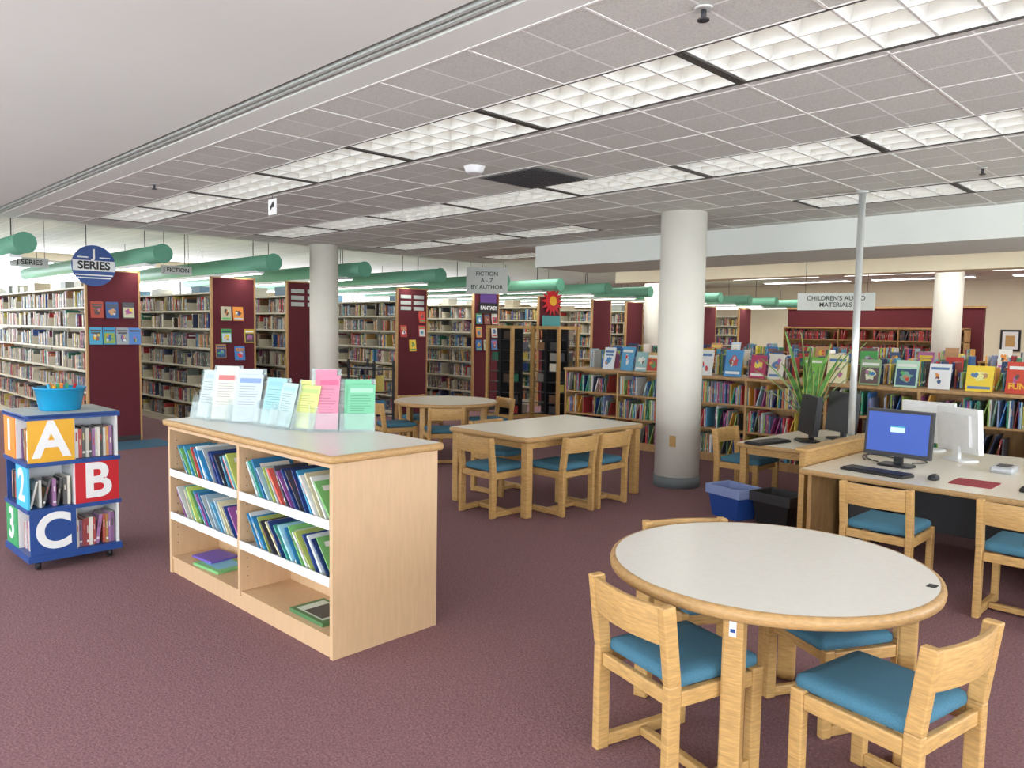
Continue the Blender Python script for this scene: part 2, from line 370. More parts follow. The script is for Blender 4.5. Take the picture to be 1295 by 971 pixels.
# ------------------------------------------------------------------ tall ranges
BX=[(.6,.58,.5),(.5,.42,.3),(.7,.7,.66),(.3,.32,.3),(.2,.1,.08),(.1,.2,.3)]
def tall_range(X,L,wd=.64,Y=10.75):
    e=empty('library_bookshelf_range',(X,Y,0))
    b=MB()
    b.box(0,0,.03,wd,.04,2.22,MAROON); b.box(-.012,-.005,0,.012,.05,2.23,BIRCHD); b.box(wd-.012,-.005,0,wd+.012,.05,2.23,BIRCHD)
    b.box(-.012,-.005,2.22,wd+.012,.05,2.24,BIRCHD); b.box(0,-.004,0,wd,.042,.07,DARK)
    b.build('end_panel',parent=e)
    b=MB()
    b.box(.31,.05,.0,.33,L,2.0,METALC)
    tiers=[.10,.38,.66,.94,1.22,1.50,1.76]
    for z in tiers+[2.02]: b.box(.02,.05,z-.025,.62,L,z,METALC)
    b.box(.02,.05,0,.62,L,.08,METALC)
    n=int(L/.92)
    for k in range(n+1): b.box(.28,.05+.92*k,0,.35,.08+.92*k,2.03,METALC)
    for k in range(n+1):
        for z in tiers: b.box(.03,.05+.92*k,z-.02,.30,.056+.92*k,z+.12,METALC)
    b.build('metal_shelving',parent=e)
    b=MB()
    for z in tiers:
        for k in range(n):
            row(b,(.02,.065+.92*k,z),(0,1,0),(-1,0,0),.89,(.16,.225),(.018,.042),.2,PAL,fill=rng.uniform(.55,1),leanp=.07,gapp=.05,inset=.02)
    y=.2
    while y<L-.4:
        w=rng.uniform(.15,.4); hh=rng.uniform(.06,.16)
        if rng.random()<.6: b.box(.08,y,2.021,.3,y+w,2.02+hh,BOOK,var(rng.choice(BX)))
        y+=w+rng.uniform(.05,.5)
    b.build('books',parent=e)
    return e
TR=[(3.06,6.5),(4.68,5.6),(5.85,5),(7.91,5),(9.67,4.7),(11.45,3.7),(13.17,3.7),(14.4,2.8),(15.57,2.8),(17.7,2.8),(19.6,2.8)]
TE=[tall_range(x,l) for x,l in TR]
def mc(b,x,z,w,h,c1,c2=(.8,.8,.8),c3=(.1,.1,.1),y=-.03):
    cover(b,(x,y,z),(1,0,0),(0,.12,1),w,h,.015,c1,c2,c3)
def rc(): return var(rng.choice(PALD))
b=MB()
for x,c in ((.12,(.5,.08,.05)),(.30,(.05,.12,.3)),(.50,(.08,.08,.1))): mc(b,x,1.62,.15,.21,c,rc())
for x,c in ((.10,(.08,.4,.6)),(.26,(.05,.35,.6)),(.42,(.35,.4,.42)),(.57,(.1,.25,.6))): mc(b,x,1.28,.15,.22,c,rc())
b.build('displayed_books',parent=TE[0])
b=MB()
for x,z in ((.2,1.62),(.38,1.62),(.2,1.3),(.12,1.08),(.4,1.05),(.55,1.3)): mc(b,x,z,.15,.2,rc(),rc(),rc())
b.build('displayed_books',parent=TE[1])
for k in (3,4,5):
    b=MB()
    for z in (1.65,1.4,1.15):
        for x in (.12,.32,.52):
            if rng.random()<.7: mc(b,x,z,.14,.2,rc(),rc(),rc())
    b.build('displayed_books',parent=TE[k])
for i in (2,3):
    for z in (2.06,1.96,1.86):
        bb=MB(); bb.box(.06,-.012,z,.28,-.002,z+.06,SIGNG); bb.box(.34,-.012,z,.56,-.002,z+.06,SIGNG); bb.build('range_label',parent=TE[i])
e=empty('round_series_sign',(3.12,10.62,2.27))
b=MB(); b.cyl((0,.006,0),(0,-.006,0),.255,NAVY,n=48)
def band(z0,z1,mt=WHITE,y=-.009):
    hw=sqrt(.255**2-max(abs(z0),abs(z1))**2)-.004; b.box(-hw,y,z0,hw,-.0065,z1,mt)
band(-.065,.065); band(-.16,-.145); band(-.125,-.11)
b.box(-.19,-.009,.095,-.065,-.0065,.11,WHITE); b.box(.065,-.009,.095,.19,-.0065,.11,WHITE)
b.build('disc',parent=e)
text('text_j','J',.15,(0,-.010,.145),FY,WHL,e,off=.005)
text('text_series','SERIES',.135,(0,-.011,0),FY,BLK,e,off=.004)
def hsign(name,x,y,z,w,h,body,size,mt=WHITE,tm=BLK,top=HU,rz=0,line=1,off=.001):
    e=empty(name,(x,y,z),rz)
    b=MB(); b.box(-w/2,-.008,-h/2,w/2,.008,h/2,mt)
    for s in(-1,1): b.cyl((s*w*.4,0,h/2),(s*w*.4,0,top-z-.003),.003,DARK,n=6)
    b.build('sign_panel',parent=e); text('sign_text',body,size,(0,-.011,0),FY,tm,e,off=off,line=line)
hsign('aisle_sign',2.55,11.2,2.30,.42,.12,'J SERIES',.085,mt=SIGNG)
hsign('aisle_sign',4.25,10.9,2.30,.42,.12,'J FICTION',.08,mt=SIGNG)
hsign('fiction_sign',9.2,9.9,2.40,.72,.46,'FICTION\nA - Z\nBY AUTHOR',.10,mt=SIGNG,top=HC,rz=-.75,line=1.15)
hsign('audio_materials_sign',12.1,5.0,2.07,1.12,.27,"CHILDREN'S AUDIO\nMATERIALS",.095,mt=SIGNG,top=HU,rz=-1.2,line=1.05)
b=MB(); e=empty('fantasy_sign',(9.99,10.70,1.95)); b.box(-.24,-.01,-.1,.24,.01,.1,BLACK); b.box(-.2,-.008,.1,.2,.012,.3,mat('purple_poster',(.12,.05,.25),.6)); b.build('sign_panel',parent=e)
text('sign_text','FANTASY',.10,(0,-.013,0),FY,WHL,e,off=.003)
e=empty('paper_sun_decoration',(11.75,10.66,2.15)); b=MB()
for k in range(14):
    a=2*pi*k/14; d=V(cos(a),0,sin(a)); s=V(-sin(a),0,cos(a)); i=len(b.v)
    for p in (d*.15-s*.05,d*.34,d*.15+s*.05): b.v.append(tuple(p))
    b.face((i,i+1,i+2),REDP)
b.cyl((0,.005,0),(0,-.012,0),.19,REDP,n=24); b.cyl((0,-.012,0),(0,-.03,0),.10,YEL,n=20); b.build('sun',parent=e)
b=MB(); b.box(11.5,10.66,1.55,12.0,10.7,1.85,mat('teal_poster',(.08,.3,.3),.6)); b.build('wall_poster')
# ------------------------------------------------------------------ green tubes
for i in range(14):
    x=2.19+1.47*i; L=6.5
    b=MB(); y0=9.8; z=2.42; n=32; r=.112
    if 6.03-.35<x<6.03+.35: y0=10.3
    b.cyl((x,y0,z),(x,y0+L,z),r,GREENT,n=n,capmat=GREEND)
    b.cyl((x,y0-.012,z),(x,y0,z),r+.006,GREEND,n=n)
    b.box(x-.06,y0+.4,z-r-.03,x+.06,y0+L-.1,z-r+.015,WHITE)
    b.quad((x-.055,y0+.42,z-r-.031),(0,L-.55,0),(.11,0,0),TUBE_E)
    for yy in (.6,3,5.8): b.cyl((x,y0+yy,z+r-.01),(x,y0+yy,HU-.002),.006,DARK,n=8)
    b.build('tube_pendant_light')
# ------------------------------------------------------------------ low bookcases
def low_case(X,Ya,Yb,H,rows,depth=.34,fl=(.8,1)):
    e=empty('low_bookcase',(X,Ya,0)); L=Yb-Ya
    b=MB()
    b.box(-.015,-.015,H-.03,2*depth+.015,L+.015,H,BIRCHD); b.box(.03,0,0,2*depth-.03,L,.08,BIRCHD)
    b.box(depth-.01,0,.08,depth+.01,L,H-.03,BIRCHD)
    n=max(1,round(L/.93)); bw=L/n
    for k in range(n+1):
        y=min(max(bw*k-.012,0),L-.025); b.box(0,y,.0 if k in(0,n) else .08,2*depth,y+.025,H-.03,BIRCHD)
    zs=[.08+(H-.11)/rows*k for k in range(rows)]
    for z in zs: b.box(0.005,.02,z,2*depth-.005,L-.02,z+.02,BIRCHD)
    b.build('case',parent=e)
    b=MB()
    for z in zs:
        for k in range(n):
            row(b,(.0,bw*(k+1)-.015,z+.02),(0,-1,0),(-1,0,0),bw-.04,(.19,(H-.11)/rows-.04),(.005,.015),.26,PALK,fill=rng.uniform(*fl),leanp=.18,gapp=.01,inset=.015,lab=.25)
    b.build('books',parent=e)
low_case(8.23,-1.2,7.2,1.03,3)
low_case(10.3,-.5,8.6,1.06,3); low_case(12.4,-.5,8.6,1.1,3); low_case(14.6,0,3.6,1.15,3)
b=MB(); G=[(6.54,(.75,.78,.8),(.1,.3,.5)),(6.23,(.1,.35,.6),(.7,.7,.7)),(5.99,(.3,.5,.5),(.8,.8,.7)),(5.81,(.6,.4,.15),(.1,.3,.1)),
 (5.03,(.8,.8,.78),(.2,.5,.2)),(4.66,(.08,.3,.6),(.6,.1,.1)),(4.34,(.45,.05,.12),(.8,.6,.1)),(4.12,(.75,.7,.6),(.1,.2,.4)),(3.68,(.2,.5,.08),(.8,.75,.2)),
 (3.42,(.8,.75,.45),(.5,.3,.1)),(3.07,(.25,.38,.2),(.7,.7,.5)),(2.71,(.5,.72,.55),(.2,.4,.3)),(2.40,(.8,.8,.8),(.2,.55,.6)),(2.05,(.85,.62,.05),(.8,.75,.3)),(1.72,(.6,.06,.03),(.8,.6,.1)),(1.3,(.1,.3,.6),(.8,.8,.8)),(.9,(.2,.5,.3),(.9,.9,.8))]
for y,c1,c2 in G:
    w=rng.uniform(.17,.23)
    cover(b,(8.36,y,1.032),(0,-1,0),(.2,0,1),w,rng.uniform(.25,.33),.02,c1,c2,(.8,.8,.75) if c1[0]<.7 else (.1,.2,.4))
e=empty('display_books',(0,0,0)); b.build('face_out_books',parent=e)
text('title_fun','FUN?',.075,(8.354,1.72,1.10),FX,YEL,e,off=.003)
b=MB(); row(b,(8.66,7.1,1.031),(0,-1,0),(-1,0,0),7.8,(.16,.27),(.006,.02),.2,PALK,fill=1,leanp=.3,gapp=.08,inset=0,ends=False)
e=empty('book_row'); b.build('upright_books',parent=e)
for xx,y0,y1,z in ((10.5,-.3,8.4,1.062),(12.6,-.3,8.4,1.102)):
    e=empty('book_row'); b=MB(); y=y1
    row(b,(xx+.15,y1,z),(0,-1,0),(-1,0,0),y1-y0,(.16,.28),(.01,.03),.2,PALK,fill=1,leanp=.15,gapp=.08,inset=0,ends=False)
    yy=y0+.3
    while yy<y1-.2:
        cover(b,(xx-.05,yy,z),(0,-1,0),(.2,0,1),rng.uniform(.15,.22),rng.uniform(.2,.3),.02,rc(),rc(),rc()); yy+=rng.uniform(.3,.9)
    b.build('books',parent=e)
b=MB(); b.box(17.2,4.2,0,17.35,8.2,2.12,MAROON); b.box(17.18,4.18,2.12,17.37,8.22,2.16,BIRCHD); b.build('maroon_partition')
e=empty('partition_bookcase',(16.8,4.4,0)); b=MB(); b.box(.36,0,0,.38,3.7,1.72,BIRCHD)
for z in (.1,.45,.8,1.15,1.45,1.70): b.box(0,0,z-.02,.36,3.7,z,BIRCHD)
for y in (0,1.22,2.45,3.68): b.box(0,y,0,.36,y+.02,1.72,BIRCHD)
b.build('case',parent=e); b=MB()
for z in (.1,.45,.8,1.15,1.45):
    for k in range(3): row(b,(0,1.22*k+1.2,z),(0,-1,0),(-1,0,0),1.15,(.15,.22),(.01,.03),.2,[(.35,.03,.04),(.5,.06,.05),(.05,.05,.06),(.08,.07,.08)],fill=.95,inset=.03,lab=.1)
b.build('books',parent=e)
b=MB(); b.box(XP-.05,5.9,0,XP-.001,6.9,2.1,OAK); b.box(XP-.06,5.83,0,XP-.001,5.9,2.17,WHITE); b.box(XP-.06,6.9,0,XP-.001,6.97,2.17,WHITE); b.box(XP-.06,5.83,2.1,XP-.001,6.97,2.17,WHITE); b.build('door_1')
b=MB(); b.box(XP-.04,4.75,1.2,XP-.001,5.2,1.75,BLACK); b.box(XP-.045,4.8,1.25,XP-.04,5.15,1.7,WHITE); b.box(XP-.047,4.87,1.32,XP-.045,5.08,1.6,OAK); b.build('framed_picture')
# ------------------------------------------------------------------ chairs
def chair(x,y,deg,sc=1):
    e=empty('library_chair',(x,y,0),radians(deg)); e.scale=(sc,sc,sc)
    b=MB(); w=.19
    for s in (-1,1):
        y0=s*w-.018
        b.pbox((.0,y0,.0),(.055,0,0),(0,.036,0),(0,0,.40),OAK)
        b.pbox((.0,y0,.398),(.055,0,0),(0,.036,0),(-.035,0,.272),OAK)
        b.box(.385,y0,0,.435,y0+.036,.385,OAK)
        b.box(.055,y0+.003,0.005,.385,y0+.033,.052,OAK)
        b.box(.055,y0+.003,.32,.385,y0+.033,.375,OAK)
    b.box(.39,-w+.018,.325,.415,w-.018,.375,OAK); b.box(.012,-w+.018,.325,.037,w-.018,.375,OAK)
    b.box(.2,-w+.018,.012,.235,w-.018,.045,OAK)
    b.build('frame',parent=e,bevel=.006)
    b=MB(); loops=[]
    n=12
    for (dx,z) in ((.0,.535),(.022,.535),(.022-.015,.665),(-.015,.665)):
        L=[]
        for k in range(n+1):
            yy=-w+.018+(2*w-.036)*k/n; t=yy/w
            L.append((-.010+dx-.028*(1-t*t),yy,z))
        loops.append(L)
    loops.append(loops[0]); loops=[list(reversed(l)) for l in loops]
    b.rings(loops,OAK,closed=False)
    b.build('backrest',parent=e,bevel=.004)
    b=MB(); b.rslab(.045,-w+.0,.44,w-.0,[(.012,.376),(.002,.384),(0,.40),(.004,.415),(.02,.425),(.06,.430)],.03,BLUESEAT)
    b.build('seat',parent=e)
for c in ((2.13,1.54,-15),(2.55,.63,80),(3.30,1.15,153,.90),(3.12,1.95,-123),
          (4.72,1.66,0),(4.76,.93,0),(6.50,3.66,-90),
          (4.26,4.70,0),(4.95,4.14,90),(5.42,4.14,90),(5.1,5.46,-90),
          (5.50,6.55,60),(5.28,7.57,-18),(6.2,8.10,-95),(6.95,7.1,165)): chair(*c)
# ------------------------------------------------------------------ tables
def round_table(x,y,r,h,a0,top=CREAM):
    e=empty('round_reading_table',(x,y,0)); b=MB()
    b.disc(0,0,[(r-.012,h-.045),(r-.003,h-.038),(r,h-.022),(r-.004,h-.006),(r-.014,h),(r-.02,h),(r-.022,h)],OAKH,n=96,topmat=top)
    b.build('table_top',parent=e)
    b=MB()
    for k in range(4):
        a=radians(a0+90*k); d=V(cos(a),sin(a),0); s=V(-sin(a),cos(a),0); p=d*(r-.115)
        b.pbox(p-d*.03-s*.036,d*.06,s*.072,V(0,0,h-.045),OAK)
    for k in range(2):
        a=radians(a0+90*k); d=V(cos(a),sin(a),0); s=V(-sin(a),cos(a),0)
        b.pbox(-d*(r-.14)-s*.012+V(0,0,h-.11-.001*k),d*2*(r-.14),s*.024,V(0,0,.065),OAK)
    b.build('legs',parent=e,bevel=.008)
    return e
e=round_table(2.80,1.375,.614,.67,195,TOPW)
b=MB(); a=radians(195); d=V(cos(a),sin(a),0); s=V(-sin(a),cos(a),0); p=d*(.614-.115+.0305)
b.quad(p-s*.012+V(0,0,.545),s*.024,V(0,0,.055),WHITE); b.quad(p+d*.001-s*.008+V(0,0,.56),s*.016,V(0,0,.012),NAVY); b.build('sticker',parent=e)
b=MB(); b.box(.13,-.56,.6702,.17,-.53,.672,BLACK); b.build('table_label',parent=e)
round_table(6.1,7.28,.64,.67,20)
e=empty('rectangular_reading_table',(4.45,4.28,0)); b=MB()
b.rslab(0,0,1.62,1.0,[(.01,.63),(0,.64),(0,.665),(.012,.675),(.02,.675)],.04,OAKH,topmat=CREAM); b.build('table_top',parent=e)
b=MB()
for x in (.03,1.52):
    for y in (.03,.90): b.box(x,y,0,x+.07,y+.07,.63,OAK)
b.box(.06,.06,.57,1.56,.085,.63,OAK); b.box(.06,.915,.57,1.56,.94,.63,OAK); b.box(.06,.085,.57,.085,.915,.63,OAK); b.box(1.535,.085,.57,1.56,.915,.63,OAK)
b.build('legs',parent=e,bevel=.006)
# ------------------------------------------------------------------ low display unit
UW,UL,UH=.632,1.824,.966
e=empty('picture_book_display_shelf',(1.876,3.04,0),.025); b=MB()
for y in (0,UL-.025): b.box(0,y,0,UW,y+.025,.93,BIRCH)
b.box(0,UL/2-.0125,.08,UW,UL/2+.0125,.93,BIRCH); b.box(.306,.025,.08,.326,UL-.025,.93,BIRCH)
b.box(.012,.025,0,.03,UL-.025,.085,BIRCH); b.box(UW-.03,.025,0,UW-.012,UL-.025,.085,BIRCH)
b.box(.005,.025,.085,UW-.005,UL-.025,.105,BIRCH); b.box(.0,.025,.905,.02,UL-.025,.93,BIRCH)
for yc in (.0252,UL/2+.0127,UL/2-.0127,UL-.0252):
    for k in range(14):
        for xx in (.04,.27): b.box(xx,yc-.0006,.18+.05*k,xx+.006,yc+.0006,.186+.05*k,DARK)
b.build('carcass',parent=e)
b=MB(); b.rslab(-.03,-.03,UW+.03,UL+.03,[(.006,.93),(0,.938),(0,.958),(.008,.966),(.018,.967)],.03,OAKH,topmat=TOPW); b.build('top',parent=e)
b=MB()
for y0,y1 in ((.027,UL/2-.0145),(UL/2+.0145,UL-.027)):
    for z in (.36,.63):
        b.pbox((.002,y0,z),(.30,0,-.03),(0,y1-y0,0),(0,0,.012),WHITE); b.box(-.004,y0,z-.015,.004,y1,z+.03,WHITE)
b.build('white_shelves',parent=e)
b=MB()
for y0,y1 in ((.03,UL/2-.016),(UL/2+.016,UL-.03)):
    for z in (.36,.63):
        row(b,(.013,y0,z+.008),(0,1,0),(-1,0,0),y1-y0-.01,(.21,.25),(.006,.014),.235,PALB,lean=.70,fill=1,gapp=0,inset=0,gap=.030,lab=.3)
b.pbox((.04,.15,.106),(.2,0,0),(0,.3,0),(0,0,.02),BOOK,(.08,.2,.08)); b.quad((.06,.18,.127),(.16,0,0),(0,.24,0),BOOK,(.6,.7,.6)); b.quad((.07,.2,.128),(.14,0,0),(0,.16,0),BOOK,(.05,.06,.06))
b.pbox((.04,1.25,.106),(.2,.02,0),(-.02,.28,0),(0,0,.015),BOOK,(.2,.5,.2)); b.quad((.06,1.29,.122),(.15,0,0),(0,.2,0),BOOK,(.2,.5,.7))
b.pbox((.08,1.42,.122),(.18,.02,0),(-.02,.22,0),(0,0,.012),BOOK,(.15,.1,.45))
b.build('books',parent=e)
def holder(x,y,deg,w,h,c,c2,fan=1,z0=.968):
    e=empty('brochure_holder',(x,y,z0),radians(deg)); b=MB(); h*=1.12
    k=.25
    b.pbox((-w/2-.012,0,0),(w+.024,0,0),(0,.003,0),(0,k*h,h),ACR)
    b.box(-w/2-.012,-.05,0,w/2+.012,h*k+.03,.003,ACR)
    b.pbox((-w/2-.012,-.045,.003),(w+.024,0,0),(0,.003,0),(0,k*.10,.10),ACR)
    b.pbox((-w/2-.012,h*k,0.003),(w+.024,0,0),(0,.003,0),(0,0,h*.97),ACR)
    for s in(-1,1): b.pbox((s*(w/2+.010)-.0015,-.045,.003),(.003,0,0),(0,.045,0),(0,k*.14,.14),ACR); b.pbox((s*(w/2+.010)-.0015,0,.003),(.003,0,0),(0,h*k*.98,0),(0,.001,h*.3),ACR)
    b.build('acrylic_stand',parent=e); b=MB()
    for q in range(fan):
        P=V(-w/2+.01+.012*q,-.008-.012*q,.012);U=V(.012*q,k*h*(1-.25*q),h*(.95-.09*q)); ww=w-.02
        cc=tuple(v*(1-.1*q) for v in c)
        b.pbox(P,(ww,0,0),(0,.003,0),U,BOOK,cc)
        Q=P+V(0,-.001,0)
        if q==fan-1:
            b.quad(Q+V(ww*.08,0,0)+U*.82,V(ww*.84,0,0),U*.1,BOOK,c2)
            for j in range(12): b.quad(Q+V(ww*.1,0,0)+U*(.74-.055*j),V(ww*rng.uniform(.5,.8),0,0),U*.012,BOOK,tuple(v*.45 for v in c))
    b.build('leaflets',parent=e)
for a in ((2.02,4.76,-70,.15,.27,(.50,.58,.58),(.4,.5,.55),1),(2.05,4.58,-56,.17,.30,(.68,.68,.60),(.55,.15,.15),2),(2.10,4.38,-54,.18,.29,(.55,.62,.70),(.2,.3,.6),2),
          (2.16,4.18,-76,.18,.25,(.30,.56,.60),(.25,.5,.6),1),(2.16,4.03,-86,.17,.23,(.45,.6,.6),(.35,.55,.55),1),(2.22,3.90,-76,.18,.25,(.62,.66,.2),(.4,.5,.15),2),(2.28,3.78,-40,.14,.31,(.72,.25,.36),(.6,.12,.24),2),(2.42,3.66,-36,.17,.26,(.18,.54,.32),(.35,.62,.45),2)): holder(*a)
# ------------------------------------------------------------------ ABC unit
S=.52
e=empty('alphabet_book_tower',(1.19,5.40,0),.02)
b=MB(); zb=[.09,.38,.67,.96]
for z in zb: b.box(-.012,-.012,z-.012,S+.012,S+.012,z+.014,NAVY)
b.box(-.014,-.014,.06,S+.014,S+.014,.09,NAVY)
b.rslab(-.012,-.012,S+.012,S+.012,[(0,.96),(0,.981)],.02,NAVY,topmat=SIGNG)
for i in range(3):
    z0,z1=zb[i]+.014,zb[i+1]-.012
    b.box(.0,S/2-.006,z0,S,S/2+.006,z1,WHITE); b.box(S/2-.006,0,z0,S/2+.006,S,z1,WHITE)
    b.box(S-.014,0,z0,S,S,z1,WHITE); b.box(0,S-.014,z0,S,S,z1,NAVY)
ncol=[NAVY,REDP,YEL]; lcol=[GRNP,CYAN,ORG]
for i in range(3):
    z0,z1=zb[i]+.014,zb[i+1]-.012
    x0=0 if i!=1 else S/2
    b.box(x0,-.006,z0,x0+S/2,.006,z1,ncol[i])
    y0=S/2 if i!=1 else 0
    b.box(-.006,y0,z0,.006,y0+S/2,z1,lcol[i])
for x in (.05,S-.05):
    for y in (.05,S-.05): b.cyl((x-.012,y,.03),(x+.012,y,.03),.03,BLACK,n=16); b.box(x-.016,y-.016,.03,x+.016,y+.016,.06,DARK)
b.build('tower',parent=e)
for i,(ch,x) in enumerate((('C',S/4),('B',S*.75),('A',S/4))):
    text('letter_'+ch.lower(),ch,.31,(x,-.008,(zb[i]+zb[i+1])/2),FY,WHL,e,off=.009,sx=.95)
for i,(ch,y) in enumerate((('3',S*.75),('2',S/4),('1',S*.75))):
    text('number_'+ch,ch,.28,(-.008,y,(zb[i]+zb[i+1])/2),FX,WHL,e,off=.006)
b=MB(); RP=[(.5,.1,.08),(.7,.66,.58),(.6,.3,.1),(.1,.1,.1),(.3,.15,.3),(.7,.7,.66),(.45,.08,.08)]
for i,x in ((2,S/2+.01),(1,.01),(0,S/2+.01)): row(b,(x,.0,zb[i]+.015),(1,0,0),(0,-1,0),S/2-.03,(.17,.21),(.012,.024),.17,RP,fill=1,leanp=.1,gapp=0,inset=.02)
for i,y in ((2,.01),(1,S/2+.01),(0,.01)): row(b,(0,y,zb[i]+.015),(0,1,0),(-1,0,0),S/2-.03,(.17,.21),(.012,.024),.17,RP,fill=1,leanp=.1,gapp=0,inset=.02)
b.build('books',parent=e)
e=empty('blue_bucket',(1.44,5.66,.982)); b=MB(); n=40
prof=[(.115,0),(.12,.005),(.145,.14),(.155,.142),(.155,.15),(.14,.15),(.115,.01)]
b.rings([[(r*cos(2*pi*k/n),r*sin(2*pi*k/n),z) for k in range(n)] for r,z in prof],BUCK); b.cyl((0,0,0),(0,0,.01),.115,BUCK,n=n)
b.build('bucket',parent=e); b=MB()
for k in range(16):
    a=rng.uniform(0,6.28);r=rng.uniform(0,.09); b.cyl((r*cos(a)*.6,r*sin(a)*.6,.012),(r*cos(a)*1.25,r*sin(a)*1.25,.15+rng.uniform(0,.03)),.009,rng.choice([REDP,YEL,CYAN,GRNP,ORG]),n=8)
b.build('crayons',parent=e)
b=MB(); b.box(2.75,10.0,.0,3.9,10.7,.004,mat('blue_carpet',(.05,.14,.22),.95,noise=.2,nscale=200)); b.build('blue_carpet_strip')
# ------------------------------------------------------------------ computer desks
DH=.60
e=empty('computer_desk',(5.27,-.8,0)); b=MB(); DX,DY=1.9,3.19
b.rslab(0,0,DX,DY,[(.002,DH-.035),(0,DH-.03),(0,DH-.006),(.004,DH),(.008,DH)],.02,OAKH,topmat=CREAM); b.build('desk_top',parent=e)
b=MB()
for y in (.02,DY/2,DY-.05): b.box(.12,y,0,DX-.1,y+.03,DH-.035,BIRCHD)
b.box(DX/2-.01,.05,.1,DX/2+.01,DY-.05,DH-.035,DARK)
b.build('desk_panels',parent=e,bevel=.003)
b=MB(); b.box(5.42,2.41,0,7.0,2.45,.70,OAK); b.rslab(5.40,2.38,7.02,2.48,[(0,.70),(0,.725)],.015,OAK); b.build('desk_divider')
e=empty('side_desk',(6.12,2.6,0)); b=MB(); b.rslab(0,0,1.5,.75,[(.002,DH-.035),(0,DH-.03),(0,DH-.006),(.006,DH)],.02,OAKH,topmat=CREAM); b.build('desk_top',parent=e)
b=MB()
for x in (.03,1.4):
    for y in (.05,.66): b.box(x,y,0,x+.06,y+.06,DH-.035,OAK)
b.box(.05,.1,DH-.1,.07,.68,DH-.035,OAK); b.box(.06,.05,DH-.1,1.44,.07,DH-.035,OAK); b.build('legs',parent=e,bevel=.004)
def monitor(x,y,z,deg,w,h,back,bez,screen=BLACK,on=False):
    e=empty('computer_monitor',(x,y,z),radians(deg)); b=MB(); zb=.07
    b.rslab(-.09,-.12,.09,.12,[(0,0),(.002,.012),(.01,.016)],.05,back); b.box(.02,-.03,.012,.05,.03,zb+.12,back)
    b.pbox((-.02,-w/2,zb),(.045,0,0),(0,w,0),(.03,0,h),bez); b.pbox((.028,-w*.35,zb+.05),(.03,0,0),(0,w*.7,0),(.02,0,h-.1),back)
    f=.018
    b.pbox((-.0215+f*.09,-w/2+f,zb+f+.012),(.001,0,0),(0,w-2*f,0),(.0275,0,h-2*f-.015),screen)
    if on:
        b.pbox((-.0225+.09*h*.52,-w*.11,zb+h*.52),(.001,0,0),(0,w*.22,0),(.0045,0,h*.13),SCRW)
        b.pbox((-.0235+.09*h*.63,-w*.11,zb+h*.63),(.001,0,0),(0,w*.22,0),(.001,0,h*.03),CYAN)
    b.build('monitor_body',parent=e)
def keyboard(x,y,z,deg,c=BLACK):
    e=empty('computer_keyboard',(x,y,z),radians(deg)); b=MB()
    b.rslab(-.08,-.225,.08,.225,[(0,0),(0,.014),(.005,.018)],.01,c)
    for i in range(5):
        for j in range(15): b.box(-.066+.027*i,-.215+.0285*j,.018,-.043+.027*i,-.19+.0285*j,.024,c)
    b.build('keys',parent=e)
def mouse(x,y,z,c=BLACK):
    e=empty('computer_mouse',(x,y,z)); b=MB(); b.rslab(-.055,-.03,.055,.03,[(.004,0),(0,.008),(.002,.02),(.012,.032),(.022,.036)],.03,c); b.build('mouse_body',parent=e)
monitor(5.95,1.96,DH,-4,.47,.34,BLACK,DARK,SCREEN,True)
keyboard(5.53,1.95,DH,-8)
b=MB(); b.rslab(5.52,1.25,5.78,1.50,[(0,DH),(0,DH+.004)],.02,mat('red_mousepad',(.35,.04,.05),.8)); b.build('mouse_pad')
mouse(5.58,1.60,DH)
monitor(7.0,2.06,DH,172,.42,.34,WHITE,WHITE); monitor(6.62,1.72,DH,148,.40,.34,WHITE,WHITE)
b=MB(); b.rslab(6.2,1.28,6.4,1.42,[(0,DH),(0,DH+.035),(.01,DH+.045)],.015,SILVER); b.box(6.24,1.31,DH+.045,6.36,1.39,DH+.05,DARK); b.build('desk_phone')  # small silver box on the desk, stands for a phone
mouse(5.60,1.08,DH)
monitor(6.68,2.96,DH,-48,.42,.34,BLACK,BLACK); monitor(7.05,2.82,DH,-35,.42,.36,BLACK,BLACK); keyboard(6.30,3.14,DH,80)
monitor(5.95,.3,DH,-5,.46,.35,BLACK,DARK,SCREEN,True)
cu=bpy.data.curves.new('cable','CURVE'); cu.dimensions='3D'; cu.bevel_depth=.005; cu.materials.append(BLACK)
for pts in ([(5.98,2.1,.61),(6.1,2.25,.605),(6.3,2.3,.61),(6.5,2.33,.606),(6.8,2.3,.61)],[(6.1,1.9,.61),(6.3,1.75,.605),(6.35,1.9,.61),(6.5,2.2,.606)],[(6.0,2.2,.61),(6.2,2.34,.62),(6.4,2.3,.61),(6.3,2.1,.606)]):
    sp=cu.splines.new('NURBS'); sp.points.add(len(pts)-1); sp.use_endpoint_u=True
    for p,q in zip(sp.points,pts): p.co=(*q,1)
o=bpy.data.objects.new('computer_cable',cu); scene.collection.objects.link(o)
b=MB(); b.box(5.75,2.05,0.0,6.15,2.25,.42,BLACK); b.box(5.742,2.07,.05,5.75,2.23,.38,DARK); b.build('computer_tower',bevel=.004)
b=MB(); b.cyl((6.56,2.53,.0),(6.56,2.53,HC-.002),.028,CHROME,n=24); b.cyl((6.56,2.53,HC-.02),(6.56,2.53,HC-.002),.05,CHROME,n=24); b.build('metal_power_pole')
